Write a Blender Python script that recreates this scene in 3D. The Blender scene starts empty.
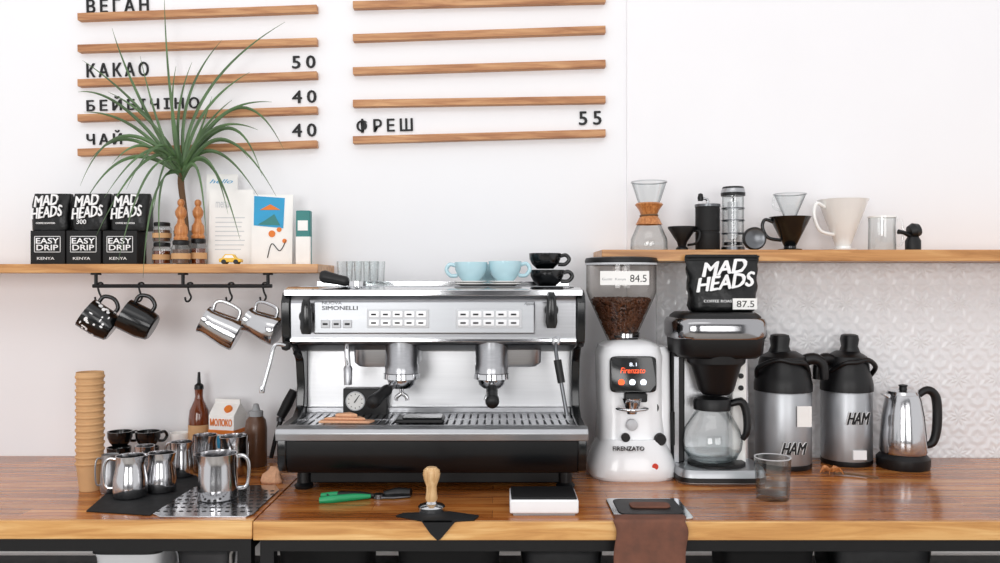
import bpy, math, random
from mathutils import Vector, Matrix, Euler
random.seed(7)
F=825.0; CZ=1.42; CD=2.46; CT=0.90
SC=bpy.context.scene
COL=SC.collection
# ---------------------------------------------------------------- materials
def lin(c):
    return tuple((x/12.92 if x<=0.04045 else ((x+0.055)/1.055)**2.4) for x in c)
def hexc(h): return lin(tuple(int(h[i:i+2],16)/255 for i in (0,2,4)))
def M(name,h,rough=0.5,metal=0.0,var=0.06,scale=30,bump=0.0,coat=0.0,spec=0.5,stretch=None,emit=0,bd=0.002):
    m=bpy.data.materials.new(name); m.use_nodes=True
    nt=m.node_tree; b=nt.nodes['Principled BSDF']; c=hexc(h)
    b.inputs['Metallic'].default_value=metal
    b.inputs['Specular IOR Level'].default_value=spec
    b.inputs['Coat Weight'].default_value=coat
    b.inputs['Coat Roughness'].default_value=0.08
    tc=nt.nodes.new('ShaderNodeTexCoord'); mp=nt.nodes.new('ShaderNodeMapping')
    nt.links.new(tc.outputs['Object'],mp.inputs['Vector'])
    if stretch: mp.inputs['Scale'].default_value=stretch
    n=nt.nodes.new('ShaderNodeTexNoise'); n.inputs['Scale'].default_value=scale; n.inputs['Detail'].default_value=3
    nt.links.new(mp.outputs[0],n.inputs['Vector'])
    r=nt.nodes.new('ShaderNodeValToRGB')
    r.color_ramp.elements[0].position=0.3; r.color_ramp.elements[1].position=0.7
    r.color_ramp.elements[0].color=(*[x*(1-var) for x in c],1)
    r.color_ramp.elements[1].color=(*[min(1,x*(1+var)) for x in c],1)
    nt.links.new(n.outputs['Fac'],r.inputs['Fac']); nt.links.new(r.outputs[0],b.inputs['Base Color'])
    mr=nt.nodes.new('ShaderNodeMapRange'); mr.inputs['To Min'].default_value=max(0.02,rough*0.85); mr.inputs['To Max'].default_value=min(1,rough*1.15)
    nt.links.new(n.outputs['Fac'],mr.inputs['Value']); nt.links.new(mr.outputs[0],b.inputs['Roughness'])
    if bump>0:
        bp=nt.nodes.new('ShaderNodeBump'); bp.inputs['Strength'].default_value=bump; bp.inputs['Distance'].default_value=bd
        nt.links.new(n.outputs['Fac'],bp.inputs['Height']); nt.links.new(bp.outputs[0],b.inputs['Normal'])
    if emit:
        b.inputs['Emission Color'].default_value=(*c,1); b.inputs['Emission Strength'].default_value=emit
    return m
def glassM(name,hc,he,refl=0.45,rough=0.02,base=0.045,pos=0.5):
    """thin clear glass: tinted transparency + grazing reflection"""
    m=bpy.data.materials.new(name); m.use_nodes=True
    nt=m.node_tree; nt.nodes.clear()
    o=nt.nodes.new('ShaderNodeOutputMaterial'); t=nt.nodes.new('ShaderNodeBsdfTransparent')
    gl=nt.nodes.new('ShaderNodeBsdfGlossy'); gl.inputs['Roughness'].default_value=rough
    gl.inputs['Color'].default_value=(0.95,0.95,0.95,1)
    lw=nt.nodes.new('ShaderNodeLayerWeight'); lw.inputs['Blend'].default_value=0.5
    r=nt.nodes.new('ShaderNodeValToRGB')
    r.color_ramp.elements[0].position=pos; r.color_ramp.elements[0].color=(*hexc(hc),1)
    r.color_ramp.elements[1].position=1.0; r.color_ramp.elements[1].color=(*hexc(he),1)
    nt.links.new(lw.outputs['Facing'],r.inputs['Fac']); nt.links.new(r.outputs[0],t.inputs['Color'])
    pw=nt.nodes.new('ShaderNodeMath'); pw.operation='POWER'; pw.inputs[1].default_value=4; nt.links.new(lw.outputs['Facing'],pw.inputs[0])
    ma=nt.nodes.new('ShaderNodeMath'); ma.operation='MULTIPLY_ADD'; ma.inputs[1].default_value=refl; ma.inputs[2].default_value=base; nt.links.new(pw.outputs[0],ma.inputs[0])
    mx=nt.nodes.new('ShaderNodeMixShader')
    nt.links.new(ma.outputs[0],mx.inputs[0]); nt.links.new(t.outputs[0],mx.inputs[1]); nt.links.new(gl.outputs[0],mx.inputs[2])
    nt.links.new(mx.outputs[0],o.inputs['Surface'])
    return m
def woodM(name,h1,h2,h3,rough=0.35,sc=1.0,coat=0.0,planks=None,axis='X'):
    m=bpy.data.materials.new(name); m.use_nodes=True
    nt=m.node_tree; b=nt.nodes['Principled BSDF']
    tc=nt.nodes.new('ShaderNodeTexCoord'); mp=nt.nodes.new('ShaderNodeMapping')
    s={'X':(1.2*sc,16*sc,16*sc),'Z':(16*sc,16*sc,1.2*sc)}[axis]
    mp.inputs['Scale'].default_value=s
    nt.links.new(tc.outputs['Object'],mp.inputs['Vector'])
    n=nt.nodes.new('ShaderNodeTexNoise'); n.inputs['Scale'].default_value=2.2; n.inputs['Detail'].default_value=8; n.inputs['Distortion'].default_value=0.6; n.inputs['Roughness'].default_value=0.6
    nt.links.new(mp.outputs[0],n.inputs['Vector'])
    r=nt.nodes.new('ShaderNodeValToRGB'); e=r.color_ramp.elements
    e[0].position=0.33; e[0].color=(*hexc(h1),1); e[1].position=0.68; e[1].color=(*hexc(h3),1)
    k=e.new(0.5); k.color=(*hexc(h2),1)
    nt.links.new(n.outputs['Fac'],r.inputs['Fac'])
    last=r.outputs[0]
    if planks:
        br=nt.nodes.new('ShaderNodeTexBrick'); br.inputs['Scale'].default_value=1.0
        br.inputs['Brick Width'].default_value=0.55; br.inputs['Row Height'].default_value=planks
        br.inputs['Mortar Size'].default_value=0.0006; br.inputs['Color1'].default_value=(1,1,1,1); br.inputs['Color2'].default_value=(0.68,0.63,0.58,1)
        br.inputs['Mortar'].default_value=(0.45,0.4,0.35,1)
        nt.links.new(tc.outputs['Object'],br.inputs['Vector'])
        mx=nt.nodes.new('ShaderNodeMixRGB'); mx.blend_type='MULTIPLY'; mx.inputs[0].default_value=1
        nt.links.new(last,mx.inputs[1]); nt.links.new(br.outputs['Color'],mx.inputs[2]); last=mx.outputs[0]
    nt.links.new(last,b.inputs['Base Color'])
    b.inputs['Roughness'].default_value=rough; b.inputs['Coat Weight'].default_value=coat; b.inputs['Coat Roughness'].default_value=0.12
    bp=nt.nodes.new('ShaderNodeBump'); bp.inputs['Strength'].default_value=0.12; bp.inputs['Distance'].default_value=0.001
    nt.links.new(n.outputs['Fac'],bp.inputs['Height']); nt.links.new(bp.outputs[0],b.inputs['Normal'])
    return m
def tileM():
    m=bpy.data.materials.new('embossed_tile'); m.use_nodes=True
    nt=m.node_tree; b=nt.nodes['Principled BSDF']; N=nt.nodes.new; Lk=nt.links.new
    b.inputs['Base Color'].default_value=(*hexc('EDEEF0'),1); b.inputs['Roughness'].default_value=0.14
    tc=N('ShaderNodeTexCoord'); mp=N('ShaderNodeMapping'); mp.inputs['Scale'].default_value=(9,9,9)
    Lk(tc.outputs['Object'],mp.inputs[0])
    fr=N('ShaderNodeVectorMath'); fr.operation='FRACTION'; Lk(mp.outputs[0],fr.inputs[0])
    sb=N('ShaderNodeVectorMath'); sb.operation='SUBTRACT'; sb.inputs[1].default_value=(0.5,0.5,0.5); Lk(fr.outputs[0],sb.inputs[0])
    sx=N('ShaderNodeSeparateXYZ'); Lk(sb.outputs[0],sx.inputs[0])
    def mt(op,a,b2=None,v=None):
        q=N('ShaderNodeMath'); q.operation=op; Lk(a,q.inputs[0])
        if b2 is not None: Lk(b2,q.inputs[1])
        elif v is not None: q.inputs[1].default_value=v
        return q.outputs[0]
    x,z=sx.outputs[0],sx.outputs[2]
    r2=mt('SQRT',mt('ADD',mt('MULTIPLY',x,x),mt('MULTIPLY',z,z)))
    ang=mt('ARCTAN2',z,x)
    pet=mt('MULTIPLY',mt('COSINE',mt('MULTIPLY',ang,v=8)),v=0.05)
    wv=mt('SINE',mt('MULTIPLY',mt('ADD',r2,pet),v=24))
    mxx=mt('MAXIMUM',mt('ABSOLUTE',x),mt('ABSOLUTE',z))
    gr=mt('MULTIPLY',mt('GREATER_THAN',mxx,v=0.48),v=-2.5)
    h=mt('ADD',wv,gr)
    bp=N('ShaderNodeBump'); bp.inputs['Strength'].default_value=0.4; bp.inputs['Distance'].default_value=0.003
    Lk(h,bp.inputs['Height']); Lk(bp.outputs[0],b.inputs['Normal'])
    return m
WALL=M('white_plaster','F2F2F4',0.7,var=0.01,scale=3,bump=0.02)
WALL2=M('white_paint','F1F0F2',0.6,var=0.01,scale=3,bump=0.02)
TILE=tileM()
FLOORM=M('floor_concrete','B4AEA6',0.6,var=0.1,scale=4)
DARKW=M('dark_wall','505155',0.8)
COUNTER=woodM('counter_wood','82441A','B66C31','DA9A56',0.25,1.0,coat=0.32,planks=0.06)
COUNTE=woodM('counter_edge_wood','B47C42','D09B5B','E8BE80',0.38,1.2)
SHELFW=woodM('shelf_wood','A06A34','C28A50','DDAC70',0.36,1.3,coat=.1)
MENUW=woodM('menu_wood','98623F','B98459','D2A274',0.55,2.2)
LWOOD=woodM('handle_wood','BE9464','D2AA78','E2C090',0.35,5,axis='Z')
OWOOD=woodM('orange_wood','9A5C2A','B97640','D4955A',0.35,5,axis='Z')
STEEL=M('brushed_steel','AEAFB2',0.3,1.0,var=0.05,scale=8,stretch=(1,40,40))
CHROME=M('chrome','D2D3D5',0.1,1.0,var=0.02)
POLI=M('polished_steel','C4C4C6',0.16,1.0,var=0.03,scale=6)
TANK=M('dark_polished_steel','A6A6A8',0.14,1.0,var=0.03,scale=6)
PANEL=M('steel_panel','A4A6A9',0.36,0.9,var=0.03,scale=5,stretch=(1,30,30))
BPANEL=M('steel_backsplash','D2D3D5',0.34,0.8,var=0.03,scale=5,stretch=(1,30,30))
DSTEEL=M('dark_steel','6C6E71',0.3,1.0)
MSTEEL=M('satin_steel','AEB0B3',0.4,0.9,var=0.03)
BLACK=M('black_plastic','0A0A0C',0.42,var=0.1,spec=.4)
BGLOSS=M('black_gloss','07090B',0.2,var=0.1,coat=0.15)
BBASE=M('black_enamel','07090C',0.32,var=0.05,spec=.4)
BAGM=M('black_foil','0C0D0E',0.36,var=0.1,scale=28,bump=0.9,bd=0.006,spec=.4)
BMAT=M('black_matte','111112',0.6,var=0.15,bump=0.05,spec=.35)
RUB=M('black_rubber','0F1012',0.7,var=0.15,spec=.35)
METB=M('black_metal','0C0C0E',0.45,metal=0.3)
WHITEP=M('white_plastic','F1F2F4',0.22,var=0.01,coat=0.3)
WCER=M('white_ceramic','F4F3F0',0.15,var=0.01,coat=0.4)
BLUEC=M('blue_ceramic','B4D6DF',0.18,var=0.03,coat=0.4)
PAPER=M('white_paper','F3F2EF',0.8,var=0.02)
INK=M('ink_black','0F0F11',0.6)
GREY=M('grey_print','9A9B9D',0.7)
LGREY=M('light_grey_plastic','C6C8CB',0.4)
WINK=M('white_ink','F4F4F4',0.6)
KRAFT=M('kraft_paper','C99E70',0.75,var=0.05)
BEAN=M('coffee_bean','5E3822',0.33,var=0.35,scale=60)
COFFEE=M('coffee_dark','2A150B',0.3)
BROWN=M('brown_sauce','5E402E',0.3,var=0.1)
AMBER=M('amber_bottle','6A2F10',0.1,var=0.1,coat=0.5)
ORANGE=M('orange','E07A28',0.6)
PEACH=M('peach_cloth','D9A683',0.9,var=0.1,bump=0.3,scale=200)
LEATH=M('brown_leather','6A4232',0.75,var=0.2,scale=40,bump=0.3)
BLUE=M('blue_print','2E9CCB',0.6)
TEAL=M('teal_print','2E7D7A',0.5)
YEL=M('yellow_paint','E9B824',0.35)
RED=M('red','D13B22',0.4)
GRN=M('green_plastic','17915B',0.35)
LEAF=M('leaf_green','4E6A42',0.5,var=0.4,scale=12)
TRUNK=M('trunk','6B5038',0.9,bump=0.4)
POT=M('grey_pot','8F8F8D',0.7)
REDL=M('screen_red','FF5A28',0.4,emit=1.2)
WHL=M('screen_white','E8F0FF',0.4,emit=0.9)
GLASS=glassM('clear_glass','FBFCFC','A9B0B2',pos=.55)
GLASS2=glassM('heavy_glass','F6F8F8','848B8E',refl=.7,base=.07,pos=.35)
SMOKE=glassM('smoky_plastic','F3F1EF','8E8A86',0.35)
WATER=glassM('water','F4F6F6','C2C8CA')
# ---------------------------------------------------------------- group helper
class G:
    def __init__(s,name,px,d,z0,rot=None):
        s.D=d; s.k=d/F; s.px=px; s.z0=z0
        s.o=Vector(((px-500)*s.k,d-CD,z0))
        s.e=bpy.data.objects.new(name,None); s.e.empty_display_size=0.03
        s.e.location=s.o
        if rot: s.e.rotation_euler=rot
        COL.objects.link(s.e)
    def z(s,py,yl=0):
        kk=(s.D+yl*s.k)/F; return (CZ-(py-281.5)*kk-s.z0)/s.k
    def x(s,px,yl=0):
        kk=(s.D+yl*s.k)/F; return ((px-500)*kk-s.o.x)/s.k
def cd(pyf,r=0):
    return (CZ-CT)*F/(pyf-281.5)/(1-r/F)
def mesh(g,name,verts,faces,mats,mi=None,smooth=True,bev=0,bseg=2,ang=35,mat4=None):
    me=bpy.data.meshes.new(name)
    vs=[Vector(v) for v in verts]
    if mat4 is not None: vs=[mat4@v for v in vs]
    k=g.k if g else 1.0
    me.from_pydata([v*k for v in vs],[],faces)
    if not isinstance(mats,(list,tuple)): mats=[mats]
    for m in mats: me.materials.append(m)
    if mi:
        for p,i in zip(me.polygons,mi): p.material_index=i
    me.validate(); me.update()
    import bmesh
    bm=bmesh.new(); bm.from_mesh(me); bmesh.ops.recalc_face_normals(bm,faces=bm.faces); bm.to_mesh(me); bm.free()
    if smooth:
        for p in me.polygons: p.use_smooth=True
        try: me.set_sharp_from_angle(angle=math.radians(ang))
        except Exception: pass
    ob=bpy.data.objects.new(name,me); COL.objects.link(ob)
    if g: ob.parent=g.e
    if bev>0:
        md=ob.modifiers.new('b','BEVEL'); md.width=bev*k; md.segments=bseg; md.limit_method='ANGLE'; md.angle_limit=math.radians(30)
        md.harden_normals=False
    return ob
def T(c=(0,0,0),rot=(0,0,0)):
    return Matrix.Translation(Vector(c))@Euler(rot).to_matrix().to_4x4()
def box(g,name,x0,x1,y0,y1,z0,z1,mat,bev=0,c=None,rot=None,bseg=2):
    v=[(x,y,z) for x in (x0,x1) for y in (y0,y1) for z in (z0,z1)]
    f=[(0,1,3,2),(4,6,7,5),(0,4,5,1),(2,3,7,6),(0,2,6,4),(1,5,7,3)]
    return mesh(g,name,v,f,mat,smooth=bev>0,bev=bev,bseg=bseg,mat4=T(c or (0,0,0),rot or (0,0,0)) if (c or rot) else None)
def lathe(g,name,prof,mats,c=(0,0,0),rot=(0,0,0),seg=40,mi=None,sx=1,sy=1,ang=35,deform=None):
    vs=[];rings=[]
    for (r,z) in prof:
        if r<=1e-6: rings.append([len(vs)]); vs.append((0,0,z))
        else:
            rg=[]
            for i in range(seg):
                a=2*math.pi*i/seg; p=[r*math.cos(a)*sx,r*math.sin(a)*sy,z]
                if deform: p=deform(p,a)
                rg.append(len(vs)); vs.append(tuple(p))
            rings.append(rg)
    fs=[];fm=[]
    for j in range(len(rings)-1):
        A,B=rings[j],rings[j+1]; m=mi[j] if mi else 0
        for i in range(seg):
            i2=(i+1)%seg
            if len(A)==1 and len(B)==1: break
            if len(A)==1: fs.append((A[0],B[i],B[i2]))
            elif len(B)==1: fs.append((A[i],A[i2],B[0]))
            else: fs.append((A[i],A[i2],B[i2],B[i]))
            fm.append(m)
    return mesh(g,name,vs,fs,mats,fm,ang=ang,mat4=T(c,rot))
def loft(g,name,secs,mat,seg=40,n=4,c=(0,0,0),rot=(0,0,0),ang=40,bev=0,jit=0):
    vs=[];fs=[]
    for s in secs:
        z,hx,hy=s[:3]; cx=s[3] if len(s)>3 else 0; cy=s[4] if len(s)>4 else 0; nn=s[5] if len(s)>5 else n
        for i in range(seg):
            a=2*math.pi*(i+0.5)/seg; ca,sa=math.cos(a),math.sin(a)
            j=lambda:random.uniform(-jit,jit)
            vs.append((cx+hx*math.copysign(abs(ca)**(2/nn),ca)+j(),cy+hy*math.copysign(abs(sa)**(2/nn),sa)+j(),z+j()*.5))
    for j in range(len(secs)-1):
        for i in range(seg):
            i2=(i+1)%seg; a=j*seg; b=a+seg
            fs.append((a+i,a+i2,b+i2,b+i))
    fs.append(tuple(range(seg))); fs.append(tuple(range((len(secs)-1)*seg,len(secs)*seg)))
    return mesh(g,name,vs,fs,mat,mat4=T(c,rot),ang=ang,bev=bev)
def prism(g,name,poly,a0,a1,axis,mat,bev=0,c=(0,0,0),rot=(0,0,0),bseg=2):
    f={'x':lambda p,a:(a,p[0],p[1]),'y':lambda p,a:(p[0],a,p[1]),'z':lambda p,a:(p[0],p[1],a)}[axis]
    n=len(poly); vs=[f(p,a0) for p in poly]+[f(p,a1) for p in poly]
    fs=[tuple(range(n)),tuple(range(n,2*n))]+[(i,(i+1)%n,n+(i+1)%n,n+i) for i in range(n)]
    return mesh(g,name,vs,fs,mat,smooth=True,ang=30,bev=bev,bseg=bseg,mat4=T(c,rot))
def cr(pts,sub):
    P=[Vector(p) for p in pts]; out=[]
    if len(P)<3 or sub<2: return P
    for i in range(len(P)-1):
        p0=P[max(i-1,0)];p1=P[i];p2=P[i+1];p3=P[min(i+2,len(P)-1)]
        for j in range(sub):
            t=j/sub
            out.append(0.5*((2*p1)+(-p0+p2)*t+(2*p0-5*p1+4*p2-p3)*t*t+(-p0+3*p1-3*p2+p3)*t**3))
    out.append(P[-1]); return out
def tube(g,name,pts,r,mat,seg=12,sub=6,closed=False,flat=1.0,mat4=None):
    P=cr(pts,sub); n=len(P)
    if isinstance(r,(list,tuple)):
        R=[]
        for i in range(n):
            t=i/(n-1)*(len(r)-1); j=min(int(t),len(r)-2); R.append(r[j]+(r[j+1]-r[j])*(t-j))
    else: R=[r]*n
    vs=[];fs=[]
    up=None
    for i in range(n):
        tg=(P[min(i+1,n-1)]-P[max(i-1,0)]).normalized()
        if up is None:
            up=Vector((0,1,0)) if abs(tg.y)<0.9 else Vector((0,0,1))
        a=tg.cross(up)
        if a.length<1e-4: a=tg.orthogonal()
        a.normalize(); b=a.cross(tg).normalized(); up=b
        for s in range(seg):
            th=2*math.pi*s/seg
            vs.append(P[i]+a*math.cos(th)*R[i]+b*math.sin(th)*R[i]*flat)
    for i in range(n-1):
        for s in range(seg):
            s2=(s+1)%seg; fs.append((i*seg+s,i*seg+s2,(i+1)*seg+s2,(i+1)*seg+s))
    fs.append(tuple(range(seg))); fs.append(tuple(range((n-1)*seg,n*seg)))
    return mesh(g,name,vs,fs,mat,ang=60,mat4=mat4)
from collections import Counter
def text(g,name,s,x,z,y,w,h,mat,ext=0.15,rotz=0,shear=0,bold=0.0,c=None,rot=None,sp=1.0,align='L',fb=0,rough=0):
    """solid letters facing -Y, lower-left corner (x,z), size w x h, local units.
    fb = extra stroke weight: shifted copies, each a hair further out so no faces coincide"""
    cu=bpy.data.curves.new(name,'FONT'); cu.body=s; cu.size=1; cu.offset=bold; cu.shear=shear; cu.space_character=sp; cu.resolution_u=3
    cu.align_x='CENTER' if align=='C' else 'LEFT'; cu.space_line=0.85
    to=bpy.data.objects.new(name,cu); COL.objects.link(to)
    bpy.context.view_layer.update()
    dg=bpy.context.evaluated_depsgraph_get()
    me=bpy.data.meshes.new_from_object(to.evaluated_get(dg))
    bpy.data.objects.remove(to)
    if len(me.vertices)==0: return None
    xs=[v.co.x for v in me.vertices]; ys=[v.co.y for v in me.vertices]
    x0,x1,y0,y1=min(xs),max(xs),min(ys),max(ys)
    R=random.Random(3)
    b0=[((v.co.x-x0)/(x1-x0)*w+R.uniform(-rough,rough),0,(v.co.y-y0)/(y1-y0)*h+R.uniform(-rough,rough)) for v in me.vertices]
    f0=[tuple(p.vertices) for p in me.polygons]
    n=len(b0)
    ec=Counter()
    for f in f0:
        for i in range(len(f)): ec[frozenset((f[i],f[(i+1)%len(f)]))]+=1
    side=[]
    for f in f0:
        for i in range(len(f)):
            a,b=f[i],f[(i+1)%len(f)]
            if ec[frozenset((a,b))]==1: side.append((a,b,b+n,a+n))
    one=f0+[tuple(i+n for i in f) for f in f0]+side
    V=[];F2=[]
    offs=[(0,0)] if not fb else [(-fb,0),(0,0),(fb,0),(0,fb*.5),(0,-fb*.5)]
    for i,(ox,oz) in enumerate(offs):
        o=len(V); e=ext+i*.09
        V+=[(a+ox,-i*.013,cc+oz) for a,_,cc in b0]+[(a+ox,-e,cc+oz) for a,_,cc in b0]
        F2+=[tuple(q+o for q in f) for f in one]
    m4=T((x,y,z),(0,rotz,0))
    if c or rot: m4=T(c or (0,0,0),rot or (0,0,0))@m4
    return mesh(g,name,V,F2,mat,smooth=False,mat4=m4)
def wbox(name,x0,x1,y0,y1,z0,z1,mat,bev=0):
    c=Vector(((x0+x1)/2,(y0+y1)/2,(z0+z1)/2))
    hx,hy,hz=(x1-x0)/2,(y1-y0)/2,(z1-z0)/2
    o=box(None,name,-hx,hx,-hy,hy,-hz,hz,mat,bev); o.location=c; return o
def X(px,d): return (px-500)*d/F
def Z(py,d): return CZ-(py-281.5)*d/F
# ================================================================= room
wbox('wall_back',-2.8,2.8,0,0.15,0,3.2,WALL)
xr=X(627,2.45)
wbox('wall_back_panel',xr,2.8,-0.012,0,0.0,3.2,WALL2)
wbox('floor',-2.8,2.8,-5,0.15,-0.1,0,FLOORM)
def rearwall():  # unseen dark wall with window openings, added for contrast in the steel reflections
    y0,y1=-5.0,-4.85
    for i,(a,b,c,d) in enumerate([(-2.8,2.8,0,0.8),(-2.8,2.8,2.6,3.2),(-2.8,-2.1,0.8,2.6),(-0.5,0.3,0.8,2.6),(2.1,2.8,0.8,2.6)]):
        wbox('wall_front_%d'%i if i else 'wall_front',a,b,y0,y1,c,d,DARKW)
    for i,(a,b) in enumerate([(-2.1,-0.5),(0.3,2.1)]):
        g=G('window_%d'%(i+1),500,CD,0); g.e.location=((a+b)/2,-4.92,1.7); g.k=1
        w=(b-a)/2
        box(g,'frame_l',-w,-w+.05,-.03,.03,-.9,.9,WHITEP); box(g,'frame_r',w-.05,w,-.03,.03,-.9,.9,WHITEP)
        box(g,'frame_t',-w,w,-.03,.03,.85,.9,WHITEP); box(g,'frame_b',-w,w,-.03,.03,-.9,-.85,WHITEP)
        box(g,'mullion',-.025,.025,-.03,.03,-.9,.9,WHITEP)
rearwall()
td=2.43
wbox('wall_back_tile',X(657,td),2.8,-0.026,-0.012,CT,1.474,TILE)
YF=-0.676
xs=X(252,CD+YF)
def counter(name,x0,x1,y0):
    e=bpy.data.objects.new(name,None); COL.objects.link(e)
    o=wbox('top',x0,x1,y0+0.012,-0.027 if x0>-1 else -0.001,CT-0.04,CT,COUNTER,0.001)
    o2=wbox('edge_strip',x0,x1,y0,y0+0.012,CT-0.04,CT,COUNTE,0.002)
    o.parent=e;o2.parent=e
counter('counter_top',xs+0.002,2.7,YF)
counter('counter_top',-2.7,xs-0.002,YF+0.008)
def frame(x0,x1):
    e=bpy.data.objects.new('counter_frame',None); COL.objects.link(e)
    ps=[wbox('rail_front',x0,x1,-0.65,-0.62,0.828,0.859,METB),wbox('rail_rear',x0,x1,-0.08,-0.05,0.828,0.859,METB)]
    for xx in (x0,x1-0.03):
        ps+= [wbox('leg',xx,xx+.03,-0.65,-.62,0,0.828,METB),wbox('leg_rear',xx,xx+.03,-0.08,-.05,0,0.828,METB),wbox('side_rail',xx,xx+.03,-0.62,-.08,0.828,0.859,METB)]
    ps.append(wbox('lower_shelf',x0+.03,x1-.03,-0.62,-0.05,0.60,0.62,METB))
    for p in ps: p.parent=e
frame(xs+0.01,1.9); frame(-1.9,xs-0.01)
def under(px,w,h,m):
    g=G('storage_container',px,2.10,0.622)
    loft(g,'body',[(0,w*.9,30),(h*.9,w,33),(h,w+2,35)],m,n=6)
    loft(g,'lid',[(h,w+3,36),(h+4,w+3,36),(h+5,w,33)],BLACK,n=6)
for px,w,h,m in [(140,32,52,WHITEP),(215,30,56,POLI),(330,45,58,BMAT),(450,50,58,BMAT),(560,40,56,DSTEEL),(760,45,56,BMAT),(870,50,58,DSTEEL)]: under(px,w,h,m)
def shelf(name,x0,x1,z0,z1,yb):
    wbox(name,x0,x1,-0.22,yb,z0,z1,SHELFW,0.0015)
SL=1.4675
shelf('wall_shelf',-2.0,X(318,2.24),SL-0.024,SL,-0.001)
SR=1.5065
shelf('wall_shelf',X(602,2.24),2.2,SR-0.031,SR,-0.013)
# ================================================================= menu boards
def menu(planks,texts,x0,x1):
    g=G('menu_board',(x0+x1)/2,2.44,1.9)
    for i,(a,b) in enumerate(planks):
        za,zb=g.z(a),g.z(b); xa,xb=g.x(x0),g.x(x1); t=3.6
        ang=math.atan2(zb-za,xb-xa); L=(xb-xa)/2/math.cos(ang)
        box(g,'plank_%d'%(i+1),-L,L,-1.5,6.5,-t,t,MENUW,0.4,c=((xa+xb)/2,0,(za+zb)/2),rot=(0,-ang,0))
    for i,(s,px,py,w,h) in enumerate(texts):
        text(g,'lettering_%d'%(i+1),s,g.x(px),g.z(py),6.4,w,h,INK,ext=0.8,rotz=-0.028,sp=1.45,fb=.42)
menu([(17,8.5),(48.5,41.5),(83,75),(118,110),(152.5,144)],
     [('ВЕГАН',84,11,62,13.5),('КАКАО',84,76,62,14),('50',291,67,23,12.5),('БЕЙБІЧІНО',84,110,113,14),('40',291,102,24,12.5),('ЧАЙ',84,144,35,14),('40',291,136,24,13)],78,317)
menu([(5,-1),(38,29.5),(71,63.5),(103.5,99.5),(140,133)],
     [('ФРЕШ',356,132,56,14),('55',580,124,22,13.5)],353,605.5)
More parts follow.
